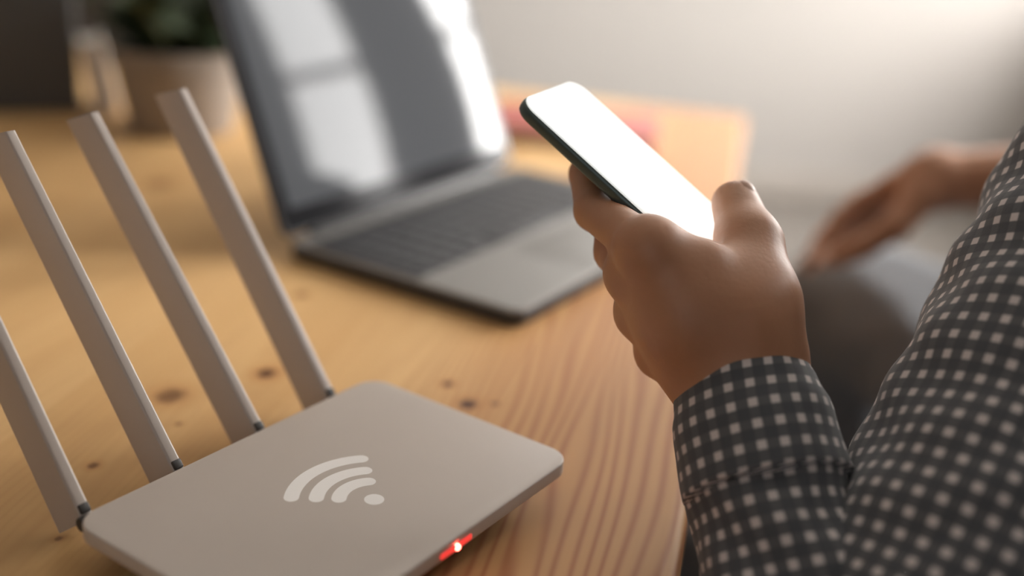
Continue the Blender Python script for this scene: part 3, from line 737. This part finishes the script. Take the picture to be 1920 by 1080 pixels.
# ------------------------------------------------------------------ far things on the table
# planter
pb = onz(312, 262); pb = V((pb.x, pb.y + 0.055, 0))
planter = empty('potted_plant', pb); tag(planter, 'brown clay pot with a bushy dark green plant behind the laptop', 'plant')
lathe('pot', [(0.052, 0), (0.055, 0.003), (0.068, 0.070), (0.073, 0.071), (0.074, 0.090), (0.069, 0.0905), (0.066, 0.078)], 40, M['pot'], planter)
lathe('soil', [(0.064, 0.068), (0.0645, 0.078), (0.05, 0.081), (0.01, 0.083)], 32, M['soil'], planter)
lv, lf = [], []
for i in range(9):
    t = i/8; wd = 0.016*math.sin(math.pi*(0.06 + 0.92*t))**0.8; z = 0.010*math.sin(t*2.4)
    lv += [(-wd, 0.062*t, z + 0.004), (0, 0.062*t, z), (wd, 0.062*t, z + 0.004)]
for i in range(8):
    for k in range(2): a = i*3+k; lf.append((a, a+1, a+4, a+3))
leafm = mesh('leaf', lv, lf, True); leafm.materials.append(M['leaf'])
rr = random.Random(7)
for s in range(24):
    a = rr.random()*6.283; ln = rr.uniform(0.02, 0.14); sp_ = rr.uniform(0.03, 0.115); tip = V((math.cos(a)*sp_, math.sin(a)*sp_, 0.077 + ln))
    b0 = V((math.cos(a)*0.015, math.sin(a)*0.015, 0.076))
    dv = (tip-b0); st = lathe('stem', [(0.0022, 0), (0.0015, dv.length)], 6, M['stem'], planter); st.location = b0; st.rotation_euler = dv.to_track_quat('Z', 'Y').to_euler()
    for q in range(7):
        t = 0.25 + 0.75*q/6; lp = b0 + dv*t; o = bpy.data.objects.new('leaf', leafm); COL.objects.link(o); o.parent = planter
        o.location = lp; o.rotation_euler = (rr.uniform(-0.5, 0.7), rr.uniform(-0.4, 0.4), rr.random()*6.283); k = rr.uniform(0.6, 1.0); o.scale = (k, k, k)
# charcoal storage box and white book leaning on it
bx = onz(116, 212); 
sb = empty('storage_box', (bx.x - 0.096, bx.y + 0.052, 0), 0.40); tag(sb, 'charcoal storage box with a lid at the far end of the table', 'box')
rslab('box_body', 0.18, 0.16, 0.006, 0.0, 0.17, 0.002, M['blackbox'], sb)
rslab('box_lid', 0.188, 0.168, 0.007, 0.155, 0.205, 0.003, M['blackbox'], sb)
bw = onz(192, 222)
book = empty('white_book', (bw.x, bw.y + 0.02, 0.0), 0.05); tag(book, 'slim white book leaning upright beside the clay pot', 'book')
book.rotation_euler = (0, math.radians(-11), 0.38); book.location.z = 0.0
for nm, sz, c, m in (('cover', (0.0025, 0.075, 0.080), (-0.0105, 0.0375, 0.040), 'whitecover'), ('cover', (0.0025, 0.075, 0.080), (0.0105, 0.0375, 0.040), 'whitecover'),
                     ('spine', (0.0235, 0.0025, 0.080), (0, 0.0, 0.040), 'whitecover'), ('page_block', (0.0185, 0.068, 0.075), (0, 0.036, 0.040), 'paper')):
    box(nm, sz, c, 0.0006, 1, M[m], book)
# red notebook
rb = onz(1075, 272)
nb = empty('red_notebook', (rb.x, rb.y + 0.06, 0), -0.12); tag(nb, 'red notebook lying flat near the far edge of the table', 'notebook')
rslab('cover', 0.20, 0.14, 0.004, 0.0, 0.0022, 0.0006, M['redcover'], nb)
rslab('page_block', 0.194, 0.134, 0.002, 0.0022, 0.0135, 0.0003, M['paper'], nb)
rslab('cover', 0.20, 0.14, 0.004, 0.0135, 0.0160, 0.0006, M['redcover'], nb)
# dark cabinet standing behind the table
cb_ = empty('cabinet', (-1.15, 3.565, FZ)); tag(cb_, 'low dark stained wooden cabinet standing against the back wall', 'cabinet')
cw, cdp, ch_ = 1.5, 0.42, 1.02
box('cabinet_body', (cw, cdp, ch_-0.09), (0, 0, 0.06 + (ch_-0.09)/2), 0.004, 1, M['darkwood'], cb_)
box('cabinet_top', (cw+0.03, cdp+0.03, 0.03), (0, 0, ch_-0.015), 0.004, 2, M['darkwood'], cb_)
box('plinth', (cw-0.06, cdp-0.06, 0.06), (0, 0.01, 0.03), 0.002, 1, M['darkwood'], cb_)
for k in range(3):
    x = (k-1)*0.495
    d = box('door', (0.485, 0.02, ch_-0.13), (0, 0, 0), 0.003, 1, M['darkwood'], cb_); d.location = (x, -cdp/2-0.011, 0.075+(ch_-0.13)/2)
    kn = lathe('knob', [(0.006, 0), (0.007, 0.012), (0.014, 0.018), (0.014, 0.026), (0.004, 0.03)], 18, M['steel'], d); kn.rotation_euler = (math.radians(90), 0, 0); kn.location = (0.2 if k < 2 else -0.2, -0.010, 0.12)
